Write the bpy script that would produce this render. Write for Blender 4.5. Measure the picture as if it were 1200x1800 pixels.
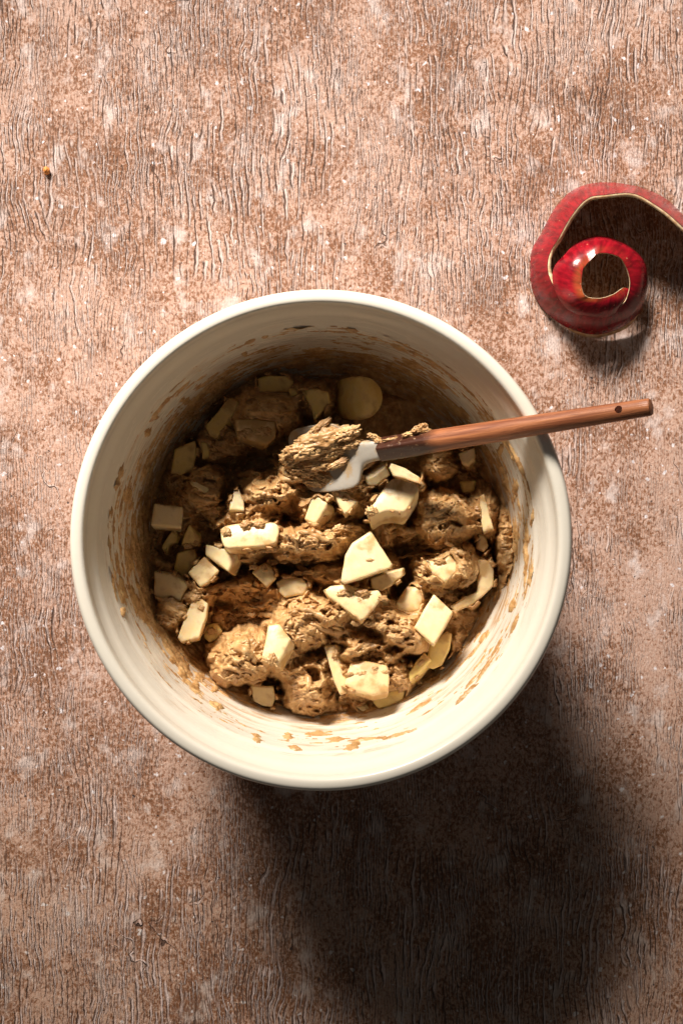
import bpy, bmesh, math, random
import numpy as np
from mathutils import Vector, Matrix

random.seed(7)
scene = bpy.context.scene
for o in list(bpy.data.objects):
    bpy.data.objects.remove(o)
R = math.radians

# ------------------------------------------------------------------ camera, world, light, exposure
CAM_H = 0.92                       # looking straight down, 50 mm lens
TZ = -0.024                        # the board; heights in the bowl count from 24 mm above it
cam_d = bpy.data.cameras.new("camera")
cam_d.lens = 50; cam_d.sensor_width = 36; cam_d.clip_start = 0.01; cam_d.clip_end = 50
cam_d.dof.use_dof = True
cam_d.dof.focus_distance = 0.85
cam_d.dof.aperture_fstop = 16.0
cam = bpy.data.objects.new("camera", cam_d)
cam.location = (0, 0, CAM_H)
scene.collection.objects.link(cam)
scene.camera = cam

world = bpy.data.worlds.new("World"); scene.world = world
world.use_nodes = True
bg = world.node_tree.nodes["Background"]
bg.inputs[0].default_value = (0.95, 0.92, 0.85, 1)
bg.inputs[1].default_value = 0.055

LDIR = Vector((-0.50, 1.36, 0.95)).normalized()    # towards the window
LDIST = 2.1
ld = bpy.data.lights.new("window_light", 'AREA')
ld.shape = 'RECTANGLE'; ld.size = 1.05; ld.size_y = 0.40
ld.energy = 6.3; ld.spread = R(24)
ld.color = (1.0, 0.93, 0.84)
lamp = bpy.data.objects.new("window_light", ld)
lamp.location = LDIR * LDIST + Vector((0, 0.0, 0))
AIM = Vector((-0.05, 0.19, 0.0))
lamp.rotation_euler = (AIM - lamp.location).to_track_quat('-Z', 'Y').to_euler()
scene.collection.objects.link(lamp)

scene.view_settings.view_transform = 'Standard'
scene.view_settings.look = 'None'
scene.view_settings.gamma = 1.0
scene.view_settings.exposure = 0.0
scene.render.engine = 'CYCLES'
scene.cycles.use_denoising = True
scene.cycles.diffuse_bounces = 3
scene.cycles.max_bounces = 10

# ------------------------------------------------------------------ helpers
def W(z):
    return 0.48 * (CAM_H - z)

def P(px, py, z):
    """a spot measured on the photograph, at height z, in metres"""
    k = W(z) / 1200.0
    return np.array([(px - 600) * k, (900 - py) * k, z])

def to_px(x, y, z):
    k = W(z) / 1200.0
    return x / k + 600, 900 - y / k

def link(o, parent=None):
    scene.collection.objects.link(o)
    if parent is not None:
        o.parent = parent
    return o

def tag(o, label=None, cat=None, group=None, kind=None):
    if label: o["label"] = label
    if cat: o["category"] = cat
    if group: o["group"] = group
    if kind: o["kind"] = kind
    return o

def empty(name, loc):
    o = bpy.data.objects.new(name, None)
    o.location = loc; o.empty_display_size = 0.02
    return link(o)

def mesh_np(name, verts, faces, mat, parent=None, smooth=True):
    me = bpy.data.meshes.new(name)
    verts = np.asarray(verts, dtype=np.float32)
    if isinstance(faces, np.ndarray):
        n, k = faces.shape
        me.vertices.add(len(verts)); me.vertices.foreach_set("co", verts.ravel())
        me.loops.add(n * k); me.loops.foreach_set("vertex_index", faces.astype(np.int32).ravel())
        me.polygons.add(n)
        me.polygons.foreach_set("loop_start", np.arange(0, n * k, k, dtype=np.int32))
        me.update(calc_edges=True)
    else:
        me.from_pydata(verts.tolist(), [], faces)
    me.validate()
    if smooth:
        me.polygons.foreach_set("use_smooth", np.ones(len(me.polygons), dtype=bool))
    me.materials.append(mat)
    return link(bpy.data.objects.new(name, me), parent)

def _h(ix, iy, iz, seed):
    a = (ix.astype(np.int64) * 374761393 + iy.astype(np.int64) * 668265263 + iz.astype(np.int64) * 2147483647 + seed * 974634541) & 0x7fffffff
    a = ((a ^ (a >> 13)) * 1274126177) & 0x7fffffff
    a = ((a ^ (a >> 15)) * 1103515245 + 12345) & 0x7fffffff
    return (a ^ (a >> 16)) & 0xffff

def perlin(x, y, seed=0):
    x = np.asarray(x, float); y = np.asarray(y, float)
    x0 = np.floor(x); y0 = np.floor(y); fx = x - x0; fy = y - y0
    u = fx ** 3 * (fx * (fx * 6 - 15) + 10); v = fy ** 3 * (fy * (fy * 6 - 15) + 10)
    z = np.zeros_like(x0)
    def g(i, j):
        a = _h(x0 + i, y0 + j, z, seed) * (2 * np.pi / 65536)
        return np.cos(a) * (fx - i) + np.sin(a) * (fy - j)
    a = g(0, 0); b = g(1, 0); c = g(0, 1); d = g(1, 1)
    return ((a + (b - a) * u) + ((c + (d - c) * u) - (a + (b - a) * u)) * v) * 1.5

def vnoise3(p, seed=0):
    p0 = np.floor(p); f = p - p0; f = f * f * (3 - 2 * f)
    out = 0
    for i in (0, 1):
        for j in (0, 1):
            for k in (0, 1):
                w = (f[:, 0] if i else 1 - f[:, 0]) * (f[:, 1] if j else 1 - f[:, 1]) * (f[:, 2] if k else 1 - f[:, 2])
                out = out + w * _h(p0[:, 0] + i, p0[:, 1] + j, p0[:, 2] + k, seed) / 65535.0
    return out * 2 - 1

def fbm(x, y, oc=4, seed=0, gain=0.5, ridge=False):
    s = 0; a = 1; t = 0
    for i in range(oc):
        n = perlin(x * 2 ** i, y * 2 ** i, seed + i * 17)
        if ridge: n = 1 - 2 * np.abs(n)
        s = s + a * n; t += a; a *= gain
    return s / t

def sstep(a, b, x):
    t = np.clip((x - a) / (b - a), 0, 1)
    return t * t * (3 - 2 * t)

def poly_sd(px, py, poly):
    """signed distance to a polygon, negative inside"""
    poly = np.asarray(poly, float)
    d = np.full(px.shape, 1e9); ins = np.zeros(px.shape, bool)
    n = len(poly)
    for i in range(n):
        a = poly[i]; b = poly[(i + 1) % n]
        e = b - a
        wx = px - a[0]; wy = py - a[1]
        t = np.clip((wx * e[0] + wy * e[1]) / (e @ e + 1e-9), 0, 1)
        d = np.minimum(d, np.hypot(wx - t * e[0], wy - t * e[1]))
        c = ((a[1] > py) != (b[1] > py)) & (px < (b[0] - a[0]) * (py - a[1]) / (b[1] - a[1] + 1e-12) + a[0])
        ins ^= c
    return np.where(ins, -d, d)

# ------------------------------------------------------------------ material helpers
class NT:
    def __init__(self, name):
        self.m = bpy.data.materials.new(name); self.m.use_nodes = True
        self.t = self.m.node_tree; self.n = self.t.nodes
        self.b = self.n["Principled BSDF"]
        self.co = self.n.new("ShaderNodeTexCoord").outputs["Object"]
    def put(self, inp, v):
        if isinstance(v, (int, float)): inp.default_value = v
        elif isinstance(v, tuple): inp.default_value = v if len(inp.default_value) == len(v) else (*v, 1)
        else: self.t.links.new(v, inp)
    def set(self, **kw):
        for k, v in kw.items(): self.put(self.b.inputs[k.replace('_', ' ')], v)
    def mapping(self, scale, loc=(0, 0, 0), rot=(0, 0, 0), co=None):
        m = self.n.new("ShaderNodeMapping")
        m.inputs["Scale"].default_value = scale; m.inputs["Location"].default_value = loc; m.inputs["Rotation"].default_value = rot
        self.t.links.new(co or self.co, m.inputs["Vector"]); return m.outputs[0]
    def noise(self, vec, scale=1.0, detail=4, rough=0.55, dist=0.0):
        n = self.n.new("ShaderNodeTexNoise")
        self.t.links.new(vec, n.inputs["Vector"])
        n.inputs["Scale"].default_value = scale; n.inputs["Detail"].default_value = detail
        n.inputs["Roughness"].default_value = rough; n.inputs["Distortion"].default_value = dist
        return n.outputs[0]
    def math(self, op, a, b=0.0, c=0.0, clamp=False):
        m = self.n.new("ShaderNodeMath"); m.operation = op; m.use_clamp = clamp
        for i, v in enumerate((a, b, c)): self.put(m.inputs[i], v)
        return m.outputs[0]
    def mapr(self, v, a, b, c=0.0, d=1.0):
        m = self.n.new("ShaderNodeMapRange"); m.interpolation_type = 'SMOOTHSTEP'
        self.put(m.inputs[0], v)
        for i, q in enumerate((a, b, c, d)): m.inputs[i + 1].default_value = q
        return m.outputs[0]
    def mix(self, f, a, b, mode='MIX'):
        m = self.n.new("ShaderNodeMix"); m.data_type = 'RGBA'; m.blend_type = mode
        self.put(m.inputs[0], f); self.put(m.inputs[6], a); self.put(m.inputs[7], b)
        return m.outputs[2]
    def bump(self, h, strength=0.5, dist=0.001, normal=None):
        b = self.n.new("ShaderNodeBump")
        b.inputs["Strength"].default_value = strength; b.inputs["Distance"].default_value = dist
        self.put(b.inputs["Height"], h)
        if normal is not None: self.t.links.new(normal, b.inputs["Normal"])
        return b.outputs[0]
    def sep(self, v):
        s = self.n.new("ShaderNodeSeparateXYZ"); self.t.links.new(v, s.inputs[0]); return s.outputs

# ------------------------------------------------------------------ the board
def board_material():
    t = NT("crackled_board")
    co = t.co
    xyz = t.sep(co)
    # slow wander of the grain
    wob = t.noise(co, 18, 3, 0.5)
    wx = t.math('MULTIPLY', t.math('SUBTRACT', wob, 0.5), 0.012)
    cx = t.n.new("ShaderNodeCombineXYZ"); t.put(cx.inputs[0], wx)
    va = t.n.new("ShaderNodeVectorMath"); va.operation = 'ADD'
    t.t.links.new(co, va.inputs[0]); t.t.links.new(cx.outputs[0], va.inputs[1])
    wc = va.outputs[0]
    def stripes(per, a1, s1, a2, s2, seed, ylen):
        """wrinkle lines about `per` apart that wander, fork away and break off: phase across and a mask along"""
        n1 = t.noise(t.mapping((s1[0], s1[1], 1), (seed, seed * 1.7, seed)), 1, 2, 0.5)
        n2 = t.noise(t.mapping((s2[0], s2[1], 1), (seed * 2.1, seed, seed)), 1, 2, 0.6)
        xx = t.math('ADD', xyz[0], t.math('ADD', t.math('MULTIPLY', t.math('SUBTRACT', n1, 0.5), a1), t.math('MULTIPLY', t.math('SUBTRACT', n2, 0.5), a2)))
        f = t.math('DIVIDE', xx, per)
        ph = t.math('FRACT', f); ln = t.math('FLOOR', f)
        cv = t.n.new("ShaderNodeCombineXYZ"); t.put(cv.inputs[0], t.math('MULTIPLY', ln, 7.31)); t.put(cv.inputs[1], t.math('MULTIPLY', xyz[1], 1.0 / ylen)); cv.inputs[2].default_value = seed
        m = t.mapr(t.noise(cv.outputs[0], 1, 2, 0.6), 0.41, 0.50)
        # lines swell and thin along their length
        w = t.mapr(t.noise(cv.outputs[0], 3.1, 2, 0.6), 0.3, 0.75, 0.55, 1.7)
        return ph, m, w
    def band(ph, m, w, c, h):
        d = t.math('ABSOLUTE', t.math('SUBTRACT', ph, c))
        e = t.math('SUBTRACT', 1.0, t.math('DIVIDE', d, t.math('MULTIPLY', w, h)))
        return t.math('MULTIPLY', t.mapr(e, 0.0, 0.6), m)
    A_ = stripes(0.0042, 0.030, (14, 9), 0.0056, (78, 52), 3.1, 0.026)
    B_ = stripes(0.0029, 0.024, (18, 12), 0.0046, (100, 70), 8.3, 0.017)
    C_ = stripes(0.017, 0.11, (22, 20), 0.016, (70, 60), 5.7, 0.03)
    dA, wA = band(*A_, 0.40, 0.105), band(*A_, 0.60, 0.24)
    dB, wB = band(*B_, 0.40, 0.125), band(*B_, 0.60, 0.24)
    D_ = stripes(0.0019, 0.012, (26, 20), 0.0024, (150, 95), 11.9, 0.010)
    dD, wD = band(*D_, 0.40, 0.13), band(*D_, 0.62, 0.25)
    dC, wC = band(*C_, 0.50, 0.022), band(*C_, 0.545, 0.04)
    # where the long wrinkles run: strong on the top third and the low end, patchy between
    patch = t.noise(t.mapping((15, 10, 1), (1.3, 4.4, 0)), 1, 4, 0.6)
    top = t.mapr(xyz[1], 0.10, 0.19, 0.0, 0.14)
    low = t.mapr(xyz[1], -0.18, -0.25, 0.0, 0.14)
    pm = t.math('ADD', patch, t.math('ADD', top, low))
    where = t.mapr(pm, 0.47, 0.64, 0.05, 1.0)
    choose = t.mapr(t.noise(t.mapping((16, 8, 1), (7, 2, 0)), 1, 2), 0.46, 0.54)
    brk = t.mapr(t.noise(t.mapping((130, 60, 1), (3, 3, 3)), 1, 2), 0.34, 0.44, 0.2, 1.0)
    brk2 = t.mapr(t.noise(t.mapping((75, 20, 1), (6, 1, 3)), 1, 2), 0.40, 0.55, 0.15, 1.0)
    cmask = t.mapr(t.noise(t.mapping((13, 13, 1), (2, 2, 7)), 1, 2), 0.56, 0.66, 0, 1)
    def sel(a, b, c3):
        ab = t.math('ADD', t.math('MULTIPLY', a, t.math('SUBTRACT', 1.0, choose)), t.math('MULTIPLY', b, choose))
        return t.math('MAXIMUM', t.math('MULTIPLY', ab, where), t.math('MULTIPLY', c3, cmask))
    dpat = t.mapr(t.noise(t.mapping((21, 15, 1), (8, 3, 1)), 1, 3), 0.42, 0.62, 0.10, 0.75)
    fis = t.math('MULTIPLY', t.math('MAXIMUM', sel(dA, dB, dC), t.math('MULTIPLY', dD, dpat)), brk)
    rdg = t.math('MULTIPLY', t.math('MAXIMUM', sel(wA, wB, wC), t.math('MULTIPLY', wD, dpat)), brk2)
    gran = t.noise(t.mapping((430, 300, 1), co=wc), 1, 3, 0.68, 0.5)
    gran2 = t.noise(t.mapping((760, 480, 1), (5, 5, 5)), 1, 2, 0.6, 0.4)
    mid = t.noise(co, 24, 4, 0.6)
    big = t.noise(co, 6.5, 3, 0.55)
    pink = (0.440, 0.278, 0.214)
    rust = (0.195, 0.080, 0.036)
    brown = (0.115, 0.050, 0.025)
    pale = (0.53, 0.405, 0.34)
    gmask = t.math('ADD', gran, t.math('ADD', t.math('MULTIPLY', t.math('SUBTRACT', mid, 0.5), 0.62), t.math('MULTIPLY', t.math('SUBTRACT', big, 0.5), 0.55)))
    c = t.mix(t.mapr(gmask, 0.40, 0.59), rust, pink)
    c = t.mix(t.math('MULTIPLY', t.mapr(gmask, 0.42, 0.30), 0.7), c, brown)
    c = t.mix(t.math('MULTIPLY', t.mapr(gran2, 0.52, 0.68), 0.65), c, pale)
    c = t.mix(t.math('MULTIPLY', t.mapr(gran2, 0.46, 0.30), 0.65), c, rust)
    # worn pale, slightly lilac scuffs and flecks
    scuff = t.noise(t.mapping((60, 40, 1), (2, 9, 1)), 1, 4, 0.62)
    c = t.mix(t.mapr(scuff, 0.54, 0.70, 0, 0.72), c, (0.58, 0.48, 0.45))
    fleck = t.noise(t.mapping((190, 170, 1), (9, 1, 1)), 1, 2, 0.5)
    fl = t.mapr(fleck, 0.665, 0.72, 0, 0.9)
    c = t.mix(fl, c, (0.66, 0.61, 0.63))
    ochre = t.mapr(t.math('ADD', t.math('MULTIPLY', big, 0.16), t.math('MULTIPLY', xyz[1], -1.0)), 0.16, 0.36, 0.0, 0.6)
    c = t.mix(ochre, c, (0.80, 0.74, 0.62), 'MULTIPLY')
    # wrinkles: pale crest as a painted highlight, dark crease beside it; pin holes
    pit = t.noise(t.mapping((250, 240, 1), (4, 7, 2)), 1, 2, 0.5)
    pits = t.mapr(pit, 0.29, 0.24, 0, 0.85)
    c = t.mix(t.math('MULTIPLY', rdg, 0.72), c, (0.60, 0.48, 0.445))
    c = t.mix(pits, c, (0.055, 0.04, 0.042))
    c = t.mix(t.math('MULTIPLY', fis, 0.95), c, (0.060, 0.030, 0.020))
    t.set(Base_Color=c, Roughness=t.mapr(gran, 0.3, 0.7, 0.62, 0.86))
    t.b.inputs["Specular IOR Level"].default_value = 0.25
    hgt = t.math('SUBTRACT', t.math('ADD', t.math('MULTIPLY', gran, 0.55), t.math('MULTIPLY', gran2, 0.25)),
                 t.math('SUBTRACT', t.math('ADD', t.math('MULTIPLY', fis, 0.9), t.math('MULTIPLY', pits, 0.5)), t.math('MULTIPLY', rdg, 0.55)))
    t.set(Normal=t.bump(hgt, 0.9, 0.0011))
    return t.m

def board():
    n = 90
    g = np.linspace(-0.9, 0.9, n)
    X, Y = np.meshgrid(g, g)
    Z = 0.0004 * (fbm(X * 9, Y * 6, 3, 4) - 0.9)
    Z = np.minimum(Z, 0)
    v = np.stack([X, Y, Z], -1).reshape(-1, 3)
    i = np.arange(n * n).reshape(n, n)
    f = np.stack([i[:-1, :-1], i[:-1, 1:], i[1:, 1:], i[1:, :-1]], -1).reshape(-1, 4)
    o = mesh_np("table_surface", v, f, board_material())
    o.location.z = TZ
    tag(o, kind='structure')
board()

# ------------------------------------------------------------------ the bowl
BZ = 0.13
BC = P(564, 950, BZ)[:2]           # bowl axis
INNER = [(0.0, 0.0125), (0.060, 0.0125), (0.084, 0.0135), (0.094, 0.0165), (0.1015, 0.022), (0.107, 0.030), (0.1115, 0.042), (0.1148, 0.058),
         (0.1176, 0.076), (0.1198, 0.092), (0.1215, 0.1035)]
LIP = [(0.1225, 0.1060), (0.1239, 0.1088), (0.1240, 0.1094), (0.1253, 0.1120), (0.1254, 0.1126), (0.1267, 0.1152), (0.1268, 0.1158), (0.1285, 0.1183), (0.1301, 0.1212), (0.1310, 0.1240)]

def smooth_profile(pts, n):
    p = np.array(pts, float)
    d = np.r_[0, np.cumsum(np.hypot(*np.diff(p, axis=0).T))]
    # Catmull-Rom
    out = []
    for q in np.linspace(0, d[-1], n):
        k = min(max(np.searchsorted(d, q) - 1, 0), len(p) - 2)
        a, b = p[k], p[k + 1]
        h = d[k + 1] - d[k]
        m0 = (p[k + 1] - p[max(k - 1, 0)]) / (d[k + 1] - d[max(k - 1, 0)])
        m1 = (p[min(k + 2, len(p) - 1)] - p[k]) / (d[min(k + 2, len(p) - 1)] - d[k])
        s = (q - d[k]) / h
        out.append((2 * s**3 - 3 * s**2 + 1) * a + (s**3 - 2 * s**2 + s) * h * m0 + (-2 * s**3 + 3 * s**2) * b + (s**3 - s**2) * h * m1)
    return np.array(out)
INP = smooth_profile(INNER, 160)

def bowl_z(r):
    return np.interp(r, INP[:, 0], INP[:, 1], right=0.2)
def bowl_r(z):
    return np.interp(z, INP[40:, 1], INP[40:, 0])

def lathe(name, prof, seg, mat, parent, closed=False):
    prof = np.array(prof); n = len(prof)
    a = np.linspace(0, 2 * np.pi, seg, endpoint=False)
    v = np.stack([prof[None, :, 0] * np.cos(a)[:, None], prof[None, :, 0] * np.sin(a)[:, None], np.repeat(prof[None, :, 1], seg, 0)], -1).reshape(-1, 3)
    i = np.arange(seg * n).reshape(seg, n); j = np.roll(i, -1, 0)
    if closed:
        i2 = np.roll(i, -1, 1); j2 = np.roll(j, -1, 1)
        f = np.stack([i, j, j2, i2], -1).reshape(-1, 4)
    else:
        f = np.stack([i[:, :-1], j[:, :-1], j[:, 1:], i[:, 1:]], -1).reshape(-1, 4)
    o = mesh_np(name, v, f, mat, parent); o.location.z = -TZ
    return o

def glaze_material():
    t = NT("cream_glaze")
    xyz = t.sep(t.co)
    ang = t.math('ARCTAN2', xyz[1], xyz[0])
    cv = t.n.new("ShaderNodeCombineXYZ")
    t.put(cv.inputs[0], t.math('MULTIPLY', ang, 2.2)); t.put(cv.inputs[1], t.math('MULTIPLY', xyz[2], 130.0)); 
    cyl = cv.outputs[0]
    rad = t.math('SQRT', t.math('ADD', t.math('MULTIPLY', xyz[0], xyz[0]), t.math('MULTIPLY', xyz[1], xyz[1])))
    streak = t.noise(cyl, 1.6, 5, 0.62, 0.5)
    hi = t.mapr(xyz[2], 0.02, 0.112, 0.62, 0.40)        # more film low down where the dough was stirred
    inside = t.mapr(rad, 0.1225, 0.1285, 1.0, 0.0)
    film = t.math('MULTIPLY', t.mapr(t.math('SUBTRACT', t.math('ADD', streak, hi), 0.5), 0.38, 0.72), inside)
    blot = t.mapr(t.noise(t.co, 32, 4), 0.36, 0.62, 0.25, 1.0)
    film = t.math('MULTIPLY', t.math('MULTIPLY', film, blot), 1.0)
    spk = t.noise(t.co, 260, 2)
    base = t.mix(t.mapr(spk, 0.35, 0.7, 0, 0.16), (0.84, 0.775, 0.665), (0.79, 0.71, 0.585))
    c = t.mix(film, base, (0.44, 0.245, 0.095))
    fine = t.noise(cyl, 5, 4, 0.6, 0.3)
    t.set(Base_Color=c, Roughness=t.math('ADD', 0.26, t.math('MULTIPLY', film, 0.4)))
    t.b.inputs["Specular IOR Level"].default_value = 0.4
    t.set(Normal=t.bump(t.math('ADD', t.math('MULTIPLY', film, 1.0), t.math('MULTIPLY', fine, 0.14)), 0.35, 0.0006))
    return t.m

GLAZE = glaze_material()
bowl = empty("mixing_bowl", (BC[0], BC[1], TZ))
tag(bowl, "deep cream glazed ceramic mixing bowl with a thick rolled rim, full of apple dough", "mixing bowl")
outer = [(0.1352, 0.1130), (0.1338, 0.108), (0.1322, 0.100), (0.129, 0.075), (0.1245, 0.050), (0.116, 0.026), (0.106, 0.013), (0.094, 0.006), (0.086, 0.0015), (0.080, 0.0), (0.074, 0.0015), (0.070, 0.004), (0.0, 0.004)]
lathe("body", np.vstack([INP, np.array(LIP)]), 256, GLAZE, bowl)
RIM = smooth_profile([(0.1310, 0.1240), (0.1316, 0.1270), (0.1322, 0.1287), (0.1334, 0.1298), (0.1354, 0.1301), (0.1378, 0.1296), (0.1393, 0.1280), (0.1401, 0.1252), (0.1402, 0.1215), (0.1396, 0.1175), (0.1380, 0.1148), (0.1352, 0.1130)], 60)
lathe("rim", RIM, 256, GLAZE, bowl)
OUT = smooth_profile(outer, 80); OUT[:, 1] = TZ + OUT[:, 1] * (0.1130 - TZ) / 0.1130
lathe("outer_wall", OUT, 256, GLAZE, bowl)

# ------------------------------------------------------------------ dough material
def dough_material(name, tint=1.0):
    t = NT(name)
    n1 = t.noise(t.co, 140, 4, 0.6); n2 = t.noise(t.co, 600, 3, 0.6); n3 = t.noise(t.co, 45, 3, 0.5)
    c = t.mix(t.mapr(n1, 0.32, 0.68), (0.42 * tint, 0.215 * tint, 0.075 * tint), (0.68 * tint, 0.425 * tint, 0.19 * tint))
    c = t.mix(t.mapr(n2, 0.60, 0.75, 0, 0.40), c, (0.76, 0.50, 0.24))
    c = t.mix(t.mapr(n2, 0.40, 0.28, 0, 0.45), c, (0.30, 0.15, 0.055))
    c = t.mix(t.mapr(n3, 0.5, 0.72, 0, 0.25), c, (0.42, 0.21, 0.085))
    t.set(Base_Color=c, Roughness=0.38)
    t.b.inputs["Specular IOR Level"].default_value = 0.5
    t.b.inputs["Subsurface Weight"].default_value = 0.10
    t.b.inputs["Subsurface Radius"].default_value = (1.0, 0.45, 0.2)
    t.b.inputs["Subsurface Scale"].default_value = 0.002
    t.set(Normal=t.bump(t.math('ADD', n1, t.math('MULTIPLY', n2, 0.8)), 0.40, 0.0008))
    return t.m
DOUGH = dough_material("brown_dough")

# ------------------------------------------------------------------ apple pieces: outline of the cut face (measured), height, slope, thickness
# each: (outline, lift above dough mm or ('a', mm), slope x, slope y, thickness mm, bottom shift (x, y) mm, crown mm, smear, label)
A = []
def ap(poly, z, gx, gy, T, label, sh=(0, 0), crown=0.3, smear=0.3):
    A.append(dict(poly=poly, z=z, gx=gx, gy=gy, T=T, label=label, sh=sh, crown=crown, smear=smear))

ap([(452,666),(470,660),(505,662),(516,672),(512,690),(455,689)], ('a',35), 0, .25, 14, "apple piece deepest in shade at the far wall, left of the rounded chunk")
ap([(506,683),(520,681),(525,692),(518,699),(508,696)], ('a',38), 0, .1, 8, "tiny dim apple bit beside the shaded piece at the far wall")
ap([(529,686),(556,682),(577,688),(580,708),(562,728),(552,738),(546,716)], ('a',44), .1, -.1, 15, "shaded apple wedge pointing down, between the far wall and the spatula blade")
ap([(360,749),(403,697),(420,705),(415,722),(381,769),(369,766)], ('a',38), .2, -.1, 13, "long thin apple stick leaning in the shade of the left upper wall", sh=(1,-3))
ap([(306,790),(343,774),(346,800),(339,826),(318,837),(300,832)], ('a',36), .1, .1, 14, "shaded squarish apple piece by the left wall, above the small square cube")
ap([(353,776),(364,778),(369,804),(355,809)], ('a',37), .2, 0, 12, "narrow shaded apple sliver right beside the squarish piece at the left wall")
ap([(414,737),(446,734),(485,739),(485,768),(470,781),(440,772),(418,760)], ('a',51), 0, -.25, 14, "dough smeared apple piece in the shaded lump left of the spatula blade", smear=.9)
ap([(334,849),(341,845),(367,858),(362,866)], ('a',56), .2, -.3, 3, "thin pale flake of apple lying on the dough knob at left")
ap([(271,884),(322,891),(319,928),(265,923)], ('a',45), .05, -.05, 17, "clean square apple cube alone against the dark left side", smear=.1)
ap([(411,864),(420,858),(429,880),(430,898),(403,896),(406,880)], ('a',61), 0, -.35, 12, "white apple tip poking from dough above the long bright bar")
ap([(545,876),(560,872),(573,884),(571,896),(553,922),(534,913)], ('a',62), .35, -.1, 12, "short apple stub standing in dough left of the pointed bright wedge", sh=(2,-2))
ap([(388,924),(425,918),(452,922),(478,916),(490,923),(490,940),(484,958),(420,963),(394,964),(388,945)], ('a',65), .05, -.35, 15, "long bright apple bar lying across the dough at left of centre", crown=1.6, smear=.45)
ap([(290,948),(303,930),(314,940),(309,953),(297,957),(292,977),(284,962)], ('a',32), 0, .1, 9, "crooked dim apple scrap under the square cube at left")
ap([(333,922),(351,945),(351,961),(319,958),(326,936)], ('a',40), .2, .2, 12, "dim three cornered apple piece right below the square cube", smear=.6)
ap([(312,972),(340,964),(349,985),(332,1016),(322,1019),(306,1000)], ('a',33), .1, .2, 13, "shadowed apple piece half hidden behind the paired cubes at left")
ap([(361,956),(417,969),(414,981),(401,1005),(360,975)], ('a',51), .15, -.2, 14, "upper of the two apple cubes touching corner to corner, under the long bright bar", sh=(2,-2))
ap([(330,1006),(359,977),(386,1003),(366,1025),(352,1032)], ('a',49), .1, -.2, 15, "lower of the two apple cubes touching corner to corner, left of centre", smear=.4)
ap([(271,1004),(288,1008),(306,1010),(331,1028),(316,1058),(300,1048),(288,1054),(270,1046)], ('a',40), .1, .0, 15, "large pale apple piece nearest the left wall with crumbly dough on its lower edge")
ap([(335,1062),(348,1047),(366,1060),(363,1085),(350,1123),(318,1129),(312,1121),(325,1086)], ('a',47), .15, -.1, 14, "long apple slab standing over bare bowl at lower left", smear=.15)
ap([(363,1100),(380,1094),(391,1110),(383,1124),(368,1131),(358,1120)], ('a',33), .1, .1, 12, "dim yellow apple bit tucked right of the long slab at lower left", smear=.5)
ap([(443,1007),(464,991),(480,1003),(486,1018),(470,1035)], ('a',52), 0, .05, 12, "small greyish apple point in the dark hollow left of centre", smear=.5)
ap([(484,1023),(497,1016),(530,1016),(541,1028),(534,1045),(500,1050),(490,1041)], ('a',47), .05, -.1, 13, "yellow apple block sunk in the hollow at the very centre of the dough", crown=.9)
ap([(470,1098),(490,1096),(501,1110),(511,1122),(500,1146),(487,1169),(478,1162),(459,1156),(466,1125)], ('a',63), .1, -.35, 13, "bright white apple slab standing upright in the lower left dough mound", sh=(2,-2))
ap([(574,862),(600,859),(616,872),(630,881),(607,905),(597,891),(588,872)], ('a',64), .1, -.2, 13, "pointed bright apple wedge just below the spatula blade", smear=.35)
ap([(690,835),(741,853),(725,880),(710,902),(687,896),(664,901),(645,912),(646,898),(666,868)], ('a',68), .1, -.3, 17, "big curved apple chunk with a rounded underside, below the wet end of the handle", crown=1.8, sh=(0,-4), smear=.15)
ap([(686,813),(712,822),(737,838),(737,850),(690,836),(683,822)], ('a',58), .1, -.25, 13, "apple piece squeezed between the handle and the big curved chunk")
ap([(626,659),(656,664),(674,687),(672,714),(656,734),(632,739),(621,722),(620,690)], ('a',44), -.30, .05, 20, "large rounded shaded apple chunk resting against the far wall above the blade", sh=(-5.5,0), crown=3.0, smear=.05)
ap([(804,796),(834,786),(834,806),(823,818),(811,813)], ('a',45), .1, -.1, 14, "apple piece peeping out under the middle of the wooden handle")
ap([(645,842),(681,818),(687,835),(661,856),(647,855)], ('a',46), -.1, .2, 12, "grey shaded apple piece under the near corner of the blade")
ap([(806,846),(836,844),(832,863),(812,867)], ('a',33), 0, .1, 11, "faint apple piece in the dark gap at the right, under the handle")
ap([(843,871),(850,867),(858,893),(868,932),(849,937),(843,905)], ('a',50), .2, -.1, 13, "upright apple stick at the right end of the big dough lump")
ap([(652,932),(671,962),(690,992),(687,998),(640,1015),(606,1026),(599,1021),(607,976),(619,954)], ('a',69), .05, -.25, 16, "largest bright apple wedge, fan shaped, right of the centre of the dough", smear=.12)
ap([(567,1037),(580,1029),(610,1026),(640,1039),(665,1036),(672,1048),(655,1071),(635,1093),(605,1069),(578,1049)], ('a',65), .05, -.25, 14, "bright apple wedge topped with a dough smear, below the fan shaped one", smear=.3)
ap([(650,1017),(680,1006),(706,1000),(708,1012),(686,1031),(670,1039),(652,1036)], ('a',54), .1, .1, 13, "shaded apple piece underneath the right corner of the fan shaped wedge", smear=.5)
ap([(694,1061),(714,1030),(739,1032),(741,1056),(735,1073),(718,1078),(700,1071)], ('a',46), .1, 0, 14, "dim rounded apple piece left of the clean tilted rectangle", crown=1.0)
ap([(762,1044),(796,1075),(780,1104),(762,1134),(727,1103),(745,1070)], ('a',60), .1, -.3, 14, "clean tilted apple rectangle near the lower right wall", smear=.1)
ap([(755,1130),(784,1110),(793,1114),(790,1141),(776,1170),(760,1176),(746,1173),(751,1150)], ('a',42), .1, -.1, 12, "deep yellow apple slice right below the clean tilted rectangle", crown=1.0)
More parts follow.
